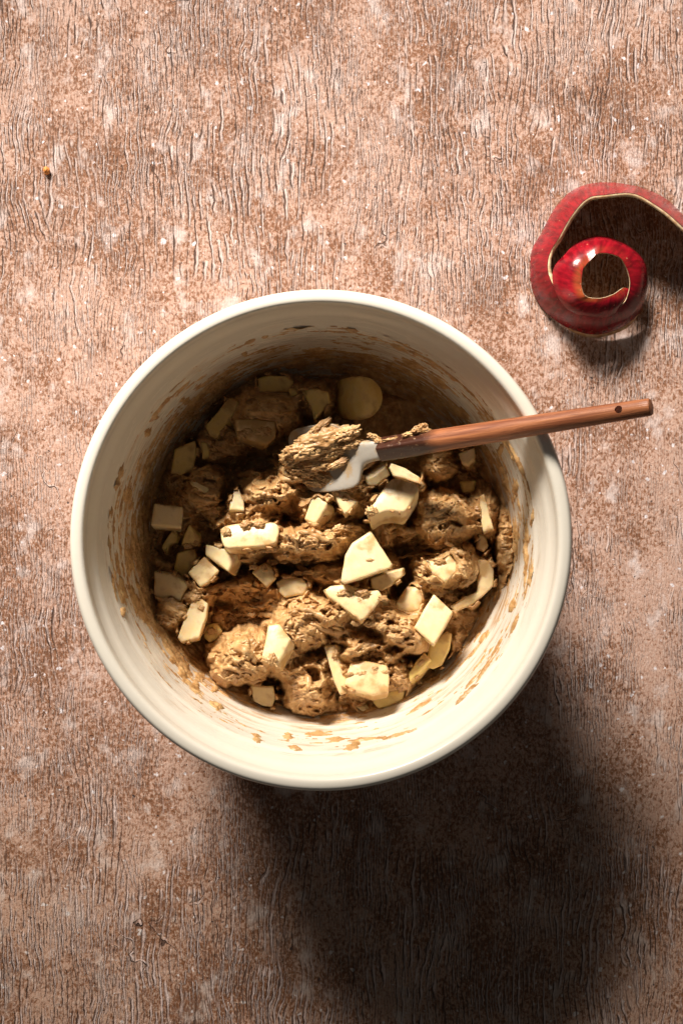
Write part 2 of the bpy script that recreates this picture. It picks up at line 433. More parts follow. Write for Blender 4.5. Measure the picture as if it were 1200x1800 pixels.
ap([(745,1146),(757,1158),(739,1181),(719,1197),(718,1182),(730,1163)], ('a',45), .2, -.2, 13, "narrow apple edge left of the deep yellow slice")
ap([(747,984),(775,986),(790,974),(804,990),(801,1005),(783,1023),(764,1010)], ('a',58), .0, -.3, 13, "cream apple piece half wrapped in dough on the right hand lump", crown=1.2, smear=.5)
ap([(840,983),(858,985),(867,1000),(867,1030),(850,1046),(830,1063),(800,1076),(791,1066),(815,1050),(838,1040),(840,1010)], ('a',47), .1, -.15, 12, "curved apple slice hugging the right wall", smear=.25)
ap([(842,938),(853,940),(859,960),(850,971),(837,966)], ('a',38), .1, .1, 11, "little shadowed apple bit at the right, above the curved slice")
ap([(671,1049),(686,1054),(684,1066),(671,1067)], ('a',46), 0, .1, 9, "tiny apple corner between the smeared wedge and the dim rounded piece")
ap([(568,1135),(590,1133),(596,1170),(611,1205),(620,1214),(596,1223),(585,1196)], ('a',49), .2, .0, 12, "tall shaded apple strip at lower centre, left of the brightest block")
ap([(616,1164),(640,1160),(680,1169),(684,1190),(682,1216),(655,1222),(620,1212),(605,1203),(611,1180)], ('a',55), .05, -.3, 15, "brightest apple block at the lower edge of the dough with a caramel smear", crown=1.0, smear=.55, sh=(0,-2))
ap([(658,1221),(690,1214),(713,1214),(709,1231),(686,1243),(665,1246),(657,1236)], ('a',36), .05, -.1, 12, "olive yellow apple piece below the brightest block, nearest the lower right wall", crown=.8)
ap([(441,1206),(481,1206),(485,1225),(479,1244),(460,1241),(445,1233)], ('a',37), .0, -.1, 14, "apple piece under the overhang of the lower left dough mound")
ap([(622,1240),(640,1242),(656,1258),(649,1259)], ('a',32), .1, -.2, 3, "thin apple shaving at the bottom edge of the dough")

def plane_pts(poly, zc, gx, gy):
    poly = np.array(poly, float)
    c = poly.mean(0); c3 = P(c[0], c[1], zc)
    out = []
    for p in poly:
        z = zc
        for _ in range(4):
            q = P(p[0], p[1], z)
            z = zc + gx * (q[0] - c3[0]) + gy * (q[1] - c3[1])
        out.append(P(p[0], p[1], z))
    return np.array(out), c3

# ------------------------------------------------------------------ dough height over the photo-measured grid
STEP = 1.2
us = np.arange(205, 935, STEP); vs = np.arange(590, 1305, STEP)
U, V = np.meshgrid(us, vs)

wu = U + 15 * fbm(U / 46, V / 46, 3, 11) + 3.5 * fbm(U / 13, V / 13, 2, 12)
wv = V + 15 * fbm(U / 46, V / 46, 3, 21) + 3.5 * fbm(U / 13, V / 13, 2, 22)

LUMPS = [
 (470,728,74,58,0,50),(545,702,55,40,0,38),(400,785,60,50,20,33),(365,862,44,50,0,54),(330,900,40,60,0,34),
 (480,866,78,48,-10,62),(430,903,80,44,0,55),(560,850,70,32,10,56),(545,948,110,44,-8,63),(440,955,70,38,0,52),
 (620,880,56,36,0,48),(690,925,50,46,0,45),(778,912,76,58,10,58),(768,815,40,38,0,52),(790,1000,82,46,-15,57),
 (852,900,32,70,0,46),(892,965,24,100,-3,52),(620,1082,172,48,5,58),(705,1118,78,42,10,57),(428,1155,76,58,-20,57),
 (520,1108,72,46,0,58),(545,1203,60,68,15,51),(640,1190,80,46,0,43),(700,1190,46,40,0,42),(600,1243,120,28,3,27),
 (300,1080,44,36,0,43),(352,1045,42,32,0,42),(283,960,52,110,5,29),(460,1040,90,36,0,40),(560,790,90,45,-10,48),
 (600,690,60,44,0,22),(765,1060,60,56,0,36),(805,1110,34,62,30,30),(690,750,80,50,0,19),(832,830,44,66,0,30),
 (460,690,90,40,-20,26),(380,1090,50,40,0,26),(660,1010,60,50,0,44),(545,890,60,40,20,56),(640,1140,90,40,4,52),
 (515,832,52,30,8,62),(598,872,52,20,-6,60),(250,1010,22,60,-12,30),(585,1010,70,30,0,44),(320,830,50,60,-20,27),(505,1160,40,50,0,50),
]
H = np.full(U.shape, 0.004)
d0 = np.hypot((U - 566) / 318, (V - 938) / 318)
H = np.maximum(H, 0.021 * (1 - sstep(0.80, 1.02, d0 + 0.07 * fbm(U / 60, V / 60, 3, 5))) + 0.003)
# bare floor by the lower left
bare = sstep(1.0, 0.4, np.hypot((wu - 335) / 62, (wv - 1150) / 40))
H = H - 0.03 * bare
for k, (cx, cy, rx, ry, rot, zt) in enumerate(LUMPS):
    zt = zt + (10 if zt > 30 else 5)
    a = R(rot); du = wu - cx; dv = wv - cy
    x = (du * math.cos(a) + dv * math.sin(a)) / rx; y = (-du * math.sin(a) + dv * math.cos(a)) / ry
    d = np.hypot(x, y)
    dome = np.clip(1 - d ** 2.6, 0, 1) ** 0.55
    z = 0.010 + (zt / 1000 - 0.010) * dome
    z = np.where(d < 1, z, 0.0)
    kk = 0.0045
    hh = np.clip(0.5 + 0.5 * (z - H) / kk, 0, 1)
    H = np.where(d < 1.15, H * (1 - hh) + z * hh + kk * hh * (1 - hh), H)
H = H + 0.0042 * sstep(0.014, 0.03, H) * fbm(wu / 62, wv / 30, 2, 47, ridge=True)
# hollows torn open between the lumps: (x, y, half width, half height, turn, depth mm)
for (cx, cy, rx, ry, rot, dp) in [(300,960,24,28,0,14),(425,1052,58,15,-6,15),(702,968,13,50,-10,16),(632,1104,40,13,14,15),(592,1137,26,12,0,13),(548,1188,20,12,20,14),(690,1143,22,8,0,12),
        (848,962,15,24,0,12),(702,1022,18,26,0,12),(440,818,70,17,-4,16),(258,905,22,60,0,14),(720,745,70,45,0,12),(872,835,20,44,0,12),(520,900,12,26,0,10),(590,925,46,9,-8,11),
        (515,1030,34,10,0,12),(440,1000,20,9,0,9),(725,905,10,22,0,12),(565,835,34,10,10,14),(395,880,10,32,12,12),(500,985,60,8,-8,10),(330,1110,24,20,0,10),(755,955,30,7,10,9),
        (810,1020,12,9,0,9),(430,1215,40,9,8,16),(580,1215,10,22,10,11),(680,890,24,10,0,12),(845,845,14,34,0,12),(395,745,8,30,20,10),(480,1140,9,18,0,8),(650,1155,30,7,3,10)]:
    q = R(rot); ddx = wu - cx; ddy = wv - cy
    x = (ddx * math.cos(q) + ddy * math.sin(q)) / rx; y = (-ddx * math.sin(q) + ddy * math.cos(q)) / ry
    H = H - dp / 1000 * sstep(1.25, 0.45, np.hypot(x, y)) * sstep(0.018, 0.034, H)
HM = H.copy()

# torn, stringy, crumbly surface
def worley(x, y, seed):
    xi = np.floor(x); yi = np.floor(y); best = np.full(x.shape, 9.0); z = np.zeros_like(xi)
    for i in (-1, 0, 1):
        for j in (-1, 0, 1):
            hx = _h(xi + i, yi + j, z, seed) / 65536.0; hy = _h(xi + i, yi + j, z, seed + 99) / 65536.0
            best = np.minimum(best, (xi + i + hx - x) ** 2 + (yi + j + hy - y) ** 2)
    return best
def turned(deg):
    a = R(deg); return U * math.cos(a) + V * math.sin(a), -U * math.sin(a) + V * math.cos(a)
fu = U + 3.0 * fbm(U / 11, V / 11, 3, 33); fv = V + 3.0 * fbm(U / 11, V / 11, 3, 34)
sel = fbm(U / 80, V / 80, 2, 31)
s1x, s1y = turned(-12); s2x, s2y = turned(28); s3x, s3y = turned(75)
str1 = fbm(s1x / 46, s1y / 11, 3, 41, ridge=True); str2 = fbm(s2x / 46, s2y / 11, 3, 43, ridge=True); str3 = fbm(s3x / 40, s3y / 12, 3, 45, ridge=True)
m2 = sstep(0.02, 0.22, sel); m3 = sstep(-0.10, -0.28, sel)
strings = str1 * (1 - m2) * (1 - m3) + str2 * m2 + str3 * m3
crumb = fbm(wu / 26, wv / 22, 4, 51, 0.55)
w1 = np.clip(1 - worley(fu / 11, fv / 10, 55) * 1.6, -0.3, 1); w2 = np.clip(1 - worley(fu / 5.2, fv / 5.0, 56) * 1.6, -0.3, 1)
crumbly = sstep(-0.25, 0.2, fbm(U / 55, V / 55, 2, 57))
fine = fbm(U / 5, V / 5, 2, 58)
crumb2 = w1 * 0.9 + w2 * 0.75 + 0.4 * fine
pits = sstep(0.22, 0.42, fbm(wu / 26, wv / 19, 3, 71)) * sstep(-0.25, 0.15, fbm(U / 70, V / 70, 2, 72))
folds = np.abs(fbm(U / 75, V / 46, 3, 81))
crack = sstep(0.055, 0.0, folds) * sstep(0.05, 0.3, fbm(U / 60, V / 60, 2, 83))
thick = sstep(0.014, 0.030, HM)
H = H + thick * (0.0024 * strings * (1.2 - 0.6 * crumbly) + 0.0050 * crumb + 0.0021 * crumb2 * (0.20 + 0.85 * crumbly) - 0.0055 * pits - 0.0040 * crack) + (1 - thick) * (0.0015 * crumb + 0.0007 * crumb2)

# hold the dough back from the cut faces so the pieces sit in it
edge = 4.0 * fbm(U / 16, V / 16, 3, 91)
for i, p in enumerate(A):
    zc = (p['z'][1] + (10 if p['z'][1] >= 40 else 7)) / 1000
    pts, c3 = plane_pts(p['poly'], zc, p['gx'], p['gy'])
    p['pts'] = pts; p['c3'] = c3; p['zc'] = zc
    c = np.array(p['poly'], float)
    m = (U > c[:, 0].min() - 14) & (U < c[:, 0].max() + 14) & (V > c[:, 1].min() - 14) & (V < c[:, 1].max() + 14)
    sd = poly_sd(U[m], V[m], c)
    k = W(zc) / 1200
    zp = zc + p['gx'] * ((U[m] - 600) * k - c3[0]) + p['gy'] * ((900 - V[m]) * k - c3[1])
    e = edge[m] + 0.5 * p['smear'] * 4 - 1.0
    inside = sstep(3.0, -3.0, sd + e)
    tgt = zp - 0.004
    hm = H[m]
    lim = np.minimum(hm, tgt)
    H[m] = hm * (1 - inside) + lim * inside
    # dough clinging up the sides and lapping over parts of the cut edge
    if p['smear'] > 0.12:
        lap = sstep(0.0, 0.30, fbm(U[m] / 24 + i * 3.7, V[m] / 24, 2, 400)) * sstep(11, 5, sd) * sstep(-3.6, -0.4, sd + 2.4 * edge[m] / 4)
        up = zp + 0.0010 - 0.0035 * sstep(2, 10, sd) + 0.0012 * fbm(U[m] / 6, V[m] / 6, 2, 401)
        H[m] = np.where(up > H[m], H[m] * (1 - lap) + up * lap, H[m])
    # dough just around a face never stands more than a little proud of it
    ring = sstep(13, 3, sd) * (1 - inside)
    H[m] = np.where(H[m] > zp + 0.0025, H[m] * (1 - ring) + (zp + 0.0025) * ring, H[m])
# room for the spatula blade
blade_poly = [(520,790),(560,742),(612,738),(636,768),(672,770),(672,812),(650,815),(640,850),(610,864),(560,860),(525,840)]
sd = poly_sd(U, V, np.array(blade_poly, float))
inside = sstep(0, -9, sd + 5 * fbm(U / 14, V / 14, 2, 95))
H = H * (1 - inside) + np.minimum(H, 0.067) * inside

# the sticky surface rounds off the finest points
Hs = H.copy()
Hs[1:-1, 1:-1] = (4 * H[1:-1, 1:-1] + 2 * (H[:-2, 1:-1] + H[2:, 1:-1] + H[1:-1, :-2] + H[1:-1, 2:]) + H[:-2, :-2] + H[2:, 2:] + H[:-2, 2:] + H[2:, :-2]) / 16
H = 0.6 * H + 0.4 * Hs
# into space; sideways shove makes small overhangs
du = 2.6 * fbm(U / 19, V / 19, 2, 101) * thick; dv = 2.6 * fbm(U / 19, V / 19, 2, 111) * thick
k = 0.48 * (CAM_H - H) / 1200
X = (U + du - 600) * k; Y = (900 - V - dv) * k
rr = np.hypot(X - BC[0], Y - BC[1])
wall = bowl_z(rr)
# dough that meets the wall clings to it instead of passing through
over = np.clip(rr - (bowl_r(np.clip(H, 0.014, 0.12)) - 0.0004), 0, None)
fac = np.where(rr > 1e-6, (rr - over) / rr, 1)
Xc = BC[0] + (X - BC[0]) * fac; Yc = BC[1] + (Y - BC[1]) * fac
keepv = (H > np.minimum(wall, 0.0135) - 0.0015) & (over < 0.0045) & (rr < 0.125)
verts = np.stack([Xc, Yc, H], -1).reshape(-1, 3)
nr, nc = U.shape
idx = np.arange(nr * nc).reshape(nr, nc)
kq = keepv[:-1, :-1] & keepv[:-1, 1:] & keepv[1:, 1:] & keepv[1:, :-1]
f = np.stack([idx[:-1, :-1], idx[1:, :-1], idx[1:, 1:], idx[:-1, 1:]], -1)[kq]
used = np.unique(f); remap = np.full(nr * nc, -1); remap[used] = np.arange(len(used))
dough = mesh_np("dough", verts[used], remap[f], DOUGH)
tag(dough, "lumpy brown cake dough heaped in the bottom of the cream bowl", "dough")

def dough_h(px, py):
    i = int(round((py - vs[0]) / STEP)); j = int(round((px - us[0]) / STEP))
    i0, i1, j0, j1 = max(i - 3, 0), i + 4, max(j - 3, 0), j + 4
    return float(H[i0:i1, j0:j1].mean())

# ------------------------------------------------------------------ smears left on the bowl wall
def smears():
    nt = 1500
    prof = INP[28:]
    pr = smooth_profile(np.vstack([prof, np.array([(0.1226, 0.1060)])]), 230)
    th = np.linspace(0, 2 * np.pi, nt, endpoint=False)
    T, S = np.meshgrid(th, np.arange(len(pr)), indexing='ij')
    r = pr[S, 0]; z = pr[S, 1]
    d = np.gradient(pr, axis=0); d /= np.hypot(d[:, 0], d[:, 1])[:, None]
    nx, nz = -d[S, 1], d[S, 0]                        # inward and up
    arc = T * 0.115; s = S * (np.hypot(*np.diff(pr, axis=0).T).mean())
    px, py = to_px(BC[0] + r * np.cos(T), BC[1] + r * np.sin(T), z)
    # wrap-safe streak noise along the wall: sample on a circle
    cxx = np.cos(T) * 0.115; cyy = np.sin(T) * 0.115
    tt = np.where(T > np.pi, T - 2 * np.pi, T) * 0.115
    blend = sstep(0.9 * np.pi, np.pi, np.abs(T - np.pi))
    st = fbm((arc + 0.1 * 0) / 0.022 + 2.0 * s / 0.02, s / 0.0036, 4, 201, 0.55)
    st2 = fbm(arc / 0.010, s / 0.003, 4, 221, 0.6)
    iso = fbm(arc / 0.0045, s / 0.0045, 4, 241, 0.6)
    patch = fbm(cxx / 0.045 + 7, cyy / 0.045 + z / 0.03, 3, 231)
    low = sstep(0.075, 0.022, z)                      # more near the dough
    top_arc = np.exp(-((z - 0.098) / 0.006) ** 2) * sstep(-0.3, 0.7, np.sin(T))
    dirx = np.cos(T); diry = np.sin(T)
    shade_side = sstep(-0.25, 0.6, diry - 0.25 * dirx)
    left = sstep(0.55, 0.95, -dirx) * sstep(0.6, -0.2, diry)
    right = sstep(0.75, 0.95, dirx) * sstep(-0.45, 0.1, -np.abs(diry + 0.15) + 0.3)
    dens = -0.25 + 0.36 * low + 0.17 * top_arc + 0.12 * shade_side * sstep(0.085, 0.05, z) + 0.30 * left * sstep(0.115, 0.05, z) + 0.16 * right * low
    dens = dens + 0.34 * sstep(0.15, 0.6, -dirx) * sstep(0.1, -0.4, diry) * np.exp(-((z - 0.030) / 0.028) ** 2)
    front = sstep(0.2, 0.8, -diry)
    dens = dens - 0.10 * front * sstep(0.03, 0.05, z)
    f_ = 0.75 * st + 0.40 * st2 + 0.28 * iso + 0.55 * patch + dens
    # the separate dabs one can see on the lit side
    dabs = [(620,1312,24,11,-20),(703,1318,26,9,-38),(640,1340,30,7,-5),(505,1296,14,9,20),(452,1300,13,9,55),(520,1316,17,7,15),(600,1335,10,5,0),
            (560,1290,30,7,-5),(590,1300,22,6,0),(345,1205,16,7,40),(305,1160,14,9,50),(380,1240,20,8,30),(250,1080,9,30,-25),(216,1075,7,18,10),
            (900,1065,8,20,20),(905,950,9,60,0),(760,1195,26,7,-35),(850,1120,22,6,-45),(966,985,5,7,0),(958,1010,4,6,0),(948,1060,4,7,20),
            (525,574,40,7,-6),(618,578,15,9,15),(680,588,22,7,18),(735,584,8,5,0),(655,575,14,5,10),(440,600,14,6,-20),(465,592,10,5,-10),(430,622,8,6,0),
            (305,650,20,8,-40),(272,730,10,14,20),(328,705,14,10,0),(212,830,7,18,15),(205,850,8,22,15),(190,905,7,16,8),(260,760,8,14,30),
            (160,1010,7,24,-8),(190,1010,9,38,-8),(215,1040,10,40,-12),(234,700,5,5,0),(725,640,30,9,25),(770,670,34,9,35),(690,650,26,7,30),(700,610,26,6,25),
            (565,625,46,16,5),(600,650,40,18,20),(520,640,40,14,-10),(455,660,46,12,-25),(380,700,44,14,-45),(320,780,16,48,35),(280,860,13,60,15),(800,720,40,14,35),
            (240,1060,11,60,-22),(350,1190,16,16,0),(322,1185,22,12,30),(378,1212,10,8,0),(290,1120,9,44,-30),(176,960,8,60,-4),(226,985,9,50,-8),(165,1075,4,8,-10),(172,1130,4,10,-15),(245,1225,12,4,40),(305,1285,10,4,30),(420,1345,10,4,10),(560,1365,7,3,0),(835,1250,4,10,45),
            (820,1220,46,4,-45),(780,1262,46,4,-32),(850,1180,36,4,-54),(700,1292,46,4,-18),(903,1100,4,36,25),(925,960,4,60,3),(890,850,5,50,-8),(932,1010,4,36,8),(872,1140,30,4,-60),(640,1300,50,4,-6),(740,1240,40,4,-30),(905,860,7,30,8),(935,910,4,24,6),(950,850,4,16,10),(880,790,7,22,20)]
    for (cx, cy, a, b, rot) in dabs:
        q = R(rot); ddx = px - cx; ddy = py - cy
        x = (ddx * math.cos(q) + ddy * math.sin(q)) / a; y = (-ddx * math.sin(q) + ddy * math.cos(q)) / b
        m = np.exp(-(x * x + y * y) * 1.1)
        f_ = np.maximum(f_, (m - 0.60) * 0.9 + (0.42 * st2 + 0.30 * st + 0.34 * iso) * sstep(0.02, 0.3, m) - 0.3 * sstep(0.3, 0.02, m))
    hh = np.clip(f_, -0.03, 0.6)
    rough = 1 + 0.35 * fbm(arc / 0.002, s / 0.0018, 3, 251) + 0.2 * st2
    off = 0.0030 * hh * rough
    off = np.where(hh <= 0, -0.0005, np.clip(off, -0.0005, 0.0028))
    # the film keeps inside the dough heap's reach and below the lip
    Rr = r + nx * off; Zz = z + nz * off
    v = np.stack([BC[0] + Rr * np.cos(T), BC[1] + Rr * np.sin(T), Zz], -1).reshape(-1, 3)
    ns = len(pr)
    i = np.arange(nt * ns).reshape(nt, ns); j = np.roll(i, -1, 0)
    f = np.stack([i[:, :-1], j[:, :-1], j[:, 1:], i[:, 1:]], -1)
    on = hh > 0; on2 = np.roll(on, -1, 0)
    kq = on[:, :-1] | on2[:, :-1] | on2[:, 1:] | on[:, 1:]
    f = f[kq].reshape(-1, 4)
    used = np.unique(f); rm = np.full(nt * ns, -1); rm[used] = np.arange(len(used))
    o = mesh_np("smear", v[used], rm[f], SMEAR, dough)
    o["kind"] = "stuff"
SMEAR = dough_material("dough_smear", 0.98)
smears()

# ------------------------------------------------------------------ apple pieces as objects
def apple_material(name, smear, yellow):  # yellow also puts the olive look of shade into the flesh colour
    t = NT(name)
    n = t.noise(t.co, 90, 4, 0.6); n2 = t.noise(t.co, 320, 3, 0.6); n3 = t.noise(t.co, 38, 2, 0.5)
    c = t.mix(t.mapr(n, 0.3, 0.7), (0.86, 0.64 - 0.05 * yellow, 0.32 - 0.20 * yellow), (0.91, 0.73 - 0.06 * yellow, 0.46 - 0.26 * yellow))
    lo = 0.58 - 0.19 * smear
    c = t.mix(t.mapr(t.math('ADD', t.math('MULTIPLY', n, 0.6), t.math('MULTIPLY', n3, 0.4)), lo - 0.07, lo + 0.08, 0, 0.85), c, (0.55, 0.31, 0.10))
    c = t.mix(t.mapr(n2, 0.66, 0.74, 0, 0.5), c, (0.60, 0.40, 0.18))
    t.set(Base_Color=c, Roughness=0.38)
    t.b.inputs["Specular IOR Level"].default_value = 0.4
    t.b.inputs["Subsurface Weight"].default_value = 0.35
    t.b.inputs["Subsurface Radius"].default_value = (1.0, 0.62, 0.22)
    t.b.inputs["Subsurface Scale"].default_value = 0.004
    t.set(Normal=t.bump(t.math('ADD', n2, n), 0.22, 0.0008))
    return t.m
AM = {(s, y): apple_material("apple_flesh", s / 10, y) for s in (1, 3, 5, 9) for y in (0, 0.6)}
YELLOW_SHADED = ("deep yellow", "olive yellow", "dim yellow", "large rounded", "deepest", "far wall", "the shade of", "shaded squarish", "narrow shaded", "faint", "shadowed apple piece half", "dim three", "crooked")  # yellow pieces, and shaded ones whose shade look is tinted into the flesh

def apple_piece(p, i):
    if p['crown'] >= 1.5:
        q = p['pts']
        for _ in range(2):
            q = np.stack([q * 0.78 + np.roll(q, -1, 0) * 0.22, q * 0.22 + np.roll(q, -1, 0) * 0.78], 1).reshape(-1, 3)
        p['pts'] = q
    top = p['pts']; c3 = top.mean(0)
    n = np.array([-p['gx'], -p['gy'], 1.0]); n /= np.linalg.norm(n)
    T = p['T'] / 1000
    T = min(T, max(p['zc'] - 0.016, 0.0025))
    rng = np.random.RandomState(i + 3)
    if p['sh'] == (0, 0): p['sh'] = (rng.uniform(-2.6, 2.6), rng.uniform(-3.2, 1.0))
    bot = c3 + (top - c3) * rng.uniform(0.86, 1.0) - n * T + np.array([p['sh'][0] / 1000, p['sh'][1] / 1000, 0])
    # keep clear of the wall and floor
    for arr in (bot,):
        rr_ = np.hypot(arr[:, 0] - BC[0], arr[:, 1] - BC[1]); lim = bowl_r(np.clip(arr[:, 2], 0.0145, 0.12)) - 0.002
        f_ = np.minimum(1, lim / rr_)
        arr[:, 0] = BC[0] + (arr[:, 0] - BC[0]) * f_; arr[:, 1] = BC[1] + (arr[:, 1] - BC[1]) * f_
        arr[:, 2] = np.maximum(arr[:, 2], 0.0145)
    org = (top.mean(0) + bot.mean(0)) / 2
    n3 = n
    # outline: break the straight cuts a little, take the points off the corners
    def refine(q, ref):
        out = []
        m = len(q)
        for a in range(m):
            b = (a + 1) % m
            L = np.linalg.norm(ref[b] - ref[a]); c_ = min(0.0016 / max(L, 1e-6), 0.3)
            out.append(q[a] + (q[b] - q[a]) * c_ * 0.35); 
            out.append(q[a] + (q[b] - q[a]) * c_)
            mid_ = max(1, int(L / 0.0045))
            for k_ in range(1, mid_):
                u = c_ + (1 - 2 * c_) * k_ / mid_
                out.append(q[a] + (q[b] - q[a]) * u)
            out.append(q[b] - (q[b] - q[a]) * c_)
            out.append(q[b] - (q[b] - q[a]) * c_ * 0.35)
        return np.array(out)
    tp, bt = refine(top, top), refine(bot, top)
    k = len(tp)
    if sum(top[a][0] * top[(a + 1) % len(top)][1] - top[(a + 1) % len(top)][0] * top[a][1] for a in range(len(top))) < 0:
        tp, bt = tp[::-1], bt[::-1]
    cen = tp.mean(0); ax_ = bt.mean(0) - cen; ax_ /= np.linalg.norm(ax_)
    e = np.roll(tp, -2, 0) - np.roll(tp, 2, 0)
    inw = np.cross(np.array(n3)[None], e); inw /= np.linalg.norm(inw, axis=1)[:, None] + 1e-9
    jit = 0.00028 * vnoise3(tp * 260 + i * 7, i)[:, None]
    small = np.min(np.ptp(tp[:, :2], axis=0)) < 0.0055
    b_ = 0.0005 if (small or T < 0.006) else 0.0013
    turn = np.cross(np.roll(top, -1, 0) - top, np.roll(top, -2, 0) - np.roll(top, -1, 0)) @ np.array(n3)
    convex = (turn > -1e-7).all() or (turn < 1e-7).all()
    if convex:
        inw = (cen - tp) / np.linalg.norm(cen - tp, axis=1)[:, None]
    cr = p['crown'] / 1000 if p['crown'] >= 0.7 else 0.00008
    rings = []
    if convex and not small:
        for sc in (0.2, 0.45, 0.7, 0.88):
            q = cen + (tp + inw * b_ - cen) * sc
            wob = 0.00025 * vnoise3(q * 130 + i * 3, i + 5)[:, None]
            rings.append(q + np.array(n3) * (cr * (1 - sc ** 2.4) + wob))
    rings.append(tp + inw * (b_ + jit))
    rings.append(tp + inw * (b_ * 0.32 + jit) + ax_ * b_ * 0.32)
    rings.append(tp + inw * jit + ax_ * b_)
    for u in (0.35, 0.7, 1.0):
        q = tp + (bt - tp) * u
        bulge = 0.0004 * vnoise3(q * 200 + i * 5, i + 9)[:, None]
        rings.append(q + inw * (bulge + (0.0008 if u == 1.0 else 0)))
    bm = bmesh.new()
    bv = [[bm.verts.new(q - org) for q in ring] for ring in rings]
    for a in range(len(bv) - 1):
        for c_ in range(k):
            d_ = (c_ + 1) % k
            bm.faces.new((bv[a][c_], bv[a + 1][c_], bv[a + 1][d_], bv[a][d_]))
    if convex and not small:
        vc = bm.verts.new(cen + np.array(n3) * cr - org)
        for c_ in range(k): bm.faces.new((vc, bv[0][c_], bv[0][(c_ + 1) % k]))
    else:
        bm.faces.new(bv[0])
    bm.faces.new(bv[-1][::-1])
    bmesh.ops.triangulate(bm, faces=[f for f in bm.faces if len(f.verts) > 4])
    bmesh.ops.recalc_face_normals(bm, faces=bm.faces)
    me = bpy.data.meshes.new("apple_piece"); bm.to_mesh(me); bm.free()
    me.polygons.foreach_set("use_smooth", np.ones(len(me.polygons), dtype=bool))
    s = min((1, 3, 5, 9), key=lambda q: abs(q / 10 - p['smear']))
    y = 0.6 if any(w in p['label'] for w in YELLOW_SHADED) else 0
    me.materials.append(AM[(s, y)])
    o = link(bpy.data.objects.new("apple_piece", me)); o.location = org
    pass
    tag(o, p['label'], "apple piece", "chopped apple pieces in the dough")
for i, p in enumerate(A):
    apple_piece(p, i)

# ------------------------------------------------------------------ lumps of dough as free forms
def ico(sub):
    bm = bmesh.new(); bmesh.ops.create_icosphere(bm, subdivisions=sub, radius=1)
    bm.verts.ensure_lookup_table()
    v = np.array([q.co[:] for q in bm.verts]); f = np.array([[q.index for q in t.verts] for t in bm.faces]); bm.free()
    return v, f
ICO4, ICO3 = ico(5), ico(4)

def clump(name, balls, parent=None, amp=0.35, freq=1.0, seed=0, fine=True):
    """several fused lumps: (centre, (rx, ry, rz), turn)"""
    vv, ff, n0 = [], [], 0
    for b, (c, r, rot) in enumerate(balls):
        v, f = (ICO4 if fine else ICO3)
        v = v.copy()
        vw = v * np.array(r) / min(r)
        d = 0.50 * vnoise3(v * 2.0 * freq + 13 * b + seed, seed) + 0.34 * vnoise3(vw * 1.7 * freq + 7 * b, seed + 5) + 0.26 * vnoise3(vw * 4.2 * freq + b, seed + 9)
        v = v * (1 + amp * d)[:, None] * np.array(r)
        q = R(rot); m = np.array([[math.cos(q), -math.sin(q), 0], [math.sin(q), math.cos(q), 0], [0, 0, 1]])
        vv.append(v @ m.T + np.array(c)); ff.append(f + n0); n0 += len(v)
    return mesh_np(name, np.vstack(vv), np.vstack(ff), DOUGH, parent)

# scraps of dough clinging to pieces and lying on lumps
SCR = [ # px, py, rx, ry (px), rot, lift mm
 (655,1047,22,7,15),(622,1050,16,6,30),(600,1042,9,6,0),(645,1183,34,5,-4),(660,1175,8,6,0),(430,925,10,9,0),(452,922,13,6,10),(345,1052,12,8,-20),
 (352,1068,10,7,40),(300,1058,18,10,15),(312,1068,20,9,10),(335,1030,12,8,50),(650,985,8,4,0),(425,765,12,9,0),(450,758,20,8,0),
 (440,775,18,7,5),(398,935,12,10,20),(375,940,14,8,-15),(465,1000,9,6,30),(455,997,12,5,0),(705,1205,9,12,20),(697,1190,12,10,0),
 (600,870,15,5,35),(650,900,10,8,0),(770,985,12,7,0),(812,1005,14,6,60),(826,1015,18,10,-40),(755,1010,16,6,35),(480,1160,14,16,0),(870,1035,9,10,0),
 (372,1108,10,8,0),(590,1150,10,14,10),(740,1165,6,12,40),(330,960,10,6,0),(345,955,6,5,0),(392,1010,14,9,-20),(398,1030,10,8,0),
 (560,1005,40,5,-5),(520,985,46,6,-6),(575,935,44,6,-14),(480,965,40,5,-8),(415,1090,40,6,6),(560,1080,46,6,5),(660,1100,40,7,8),(470,1080,30,5,-3),
 (420,1010,5,40,-30),(765,1040,30,6,20),(800,1030,28,6,-30),
]
for i, (px, py, rx, ry, rot) in enumerate(SCR):
    z = dough_h(px, py)
    for p in A:
        if poly_sd(np.array([float(px)]), np.array([float(py)]), p['poly'])[0] < 2:
            k = W(p['zc']) / 1200
            z = max(z, p['zc'] + p['gx'] * ((px - 600) * k - p['c3'][0]) + p['gy'] * ((900 - py) * k - p['c3'][1]) + p['crown'] * 0.0005)
    k = W(z) / 1200
    n = max(1, int(round(max(rx, ry) / (1.6 * min(rx, ry)))))
    balls = []
    q = R(-rot); ax = np.array([math.cos(q), math.sin(q)]) if rx >= ry else np.array([-math.sin(q), math.cos(q)])
    L = max(rx, ry); w = min(rx, ry); c = P(px, py, z)
    rr_ = random.Random(i)
    for j in range(n):
        t = 0 if n == 1 else (j / (n - 1) * 2 - 1) * (1 - 0.5 * w / L)
        off = ax * t * L * k
        sz = w * k * rr_.uniform(0.55, 1.0)
        balls.append((c + np.array([off[0] + rr_.uniform(-1, 1) * sz * .3, off[1] + rr_.uniform(-1, 1) * sz * .3, sz * 0.1]),
                      (sz * (L / w / n * 1.25 if n > 1 else L / w), sz, sz * 0.5), math.degrees(math.atan2(ax[1], ax[0]))))
    clump("scrap", balls, dough, 0.85, 1.5, i, fine=False)

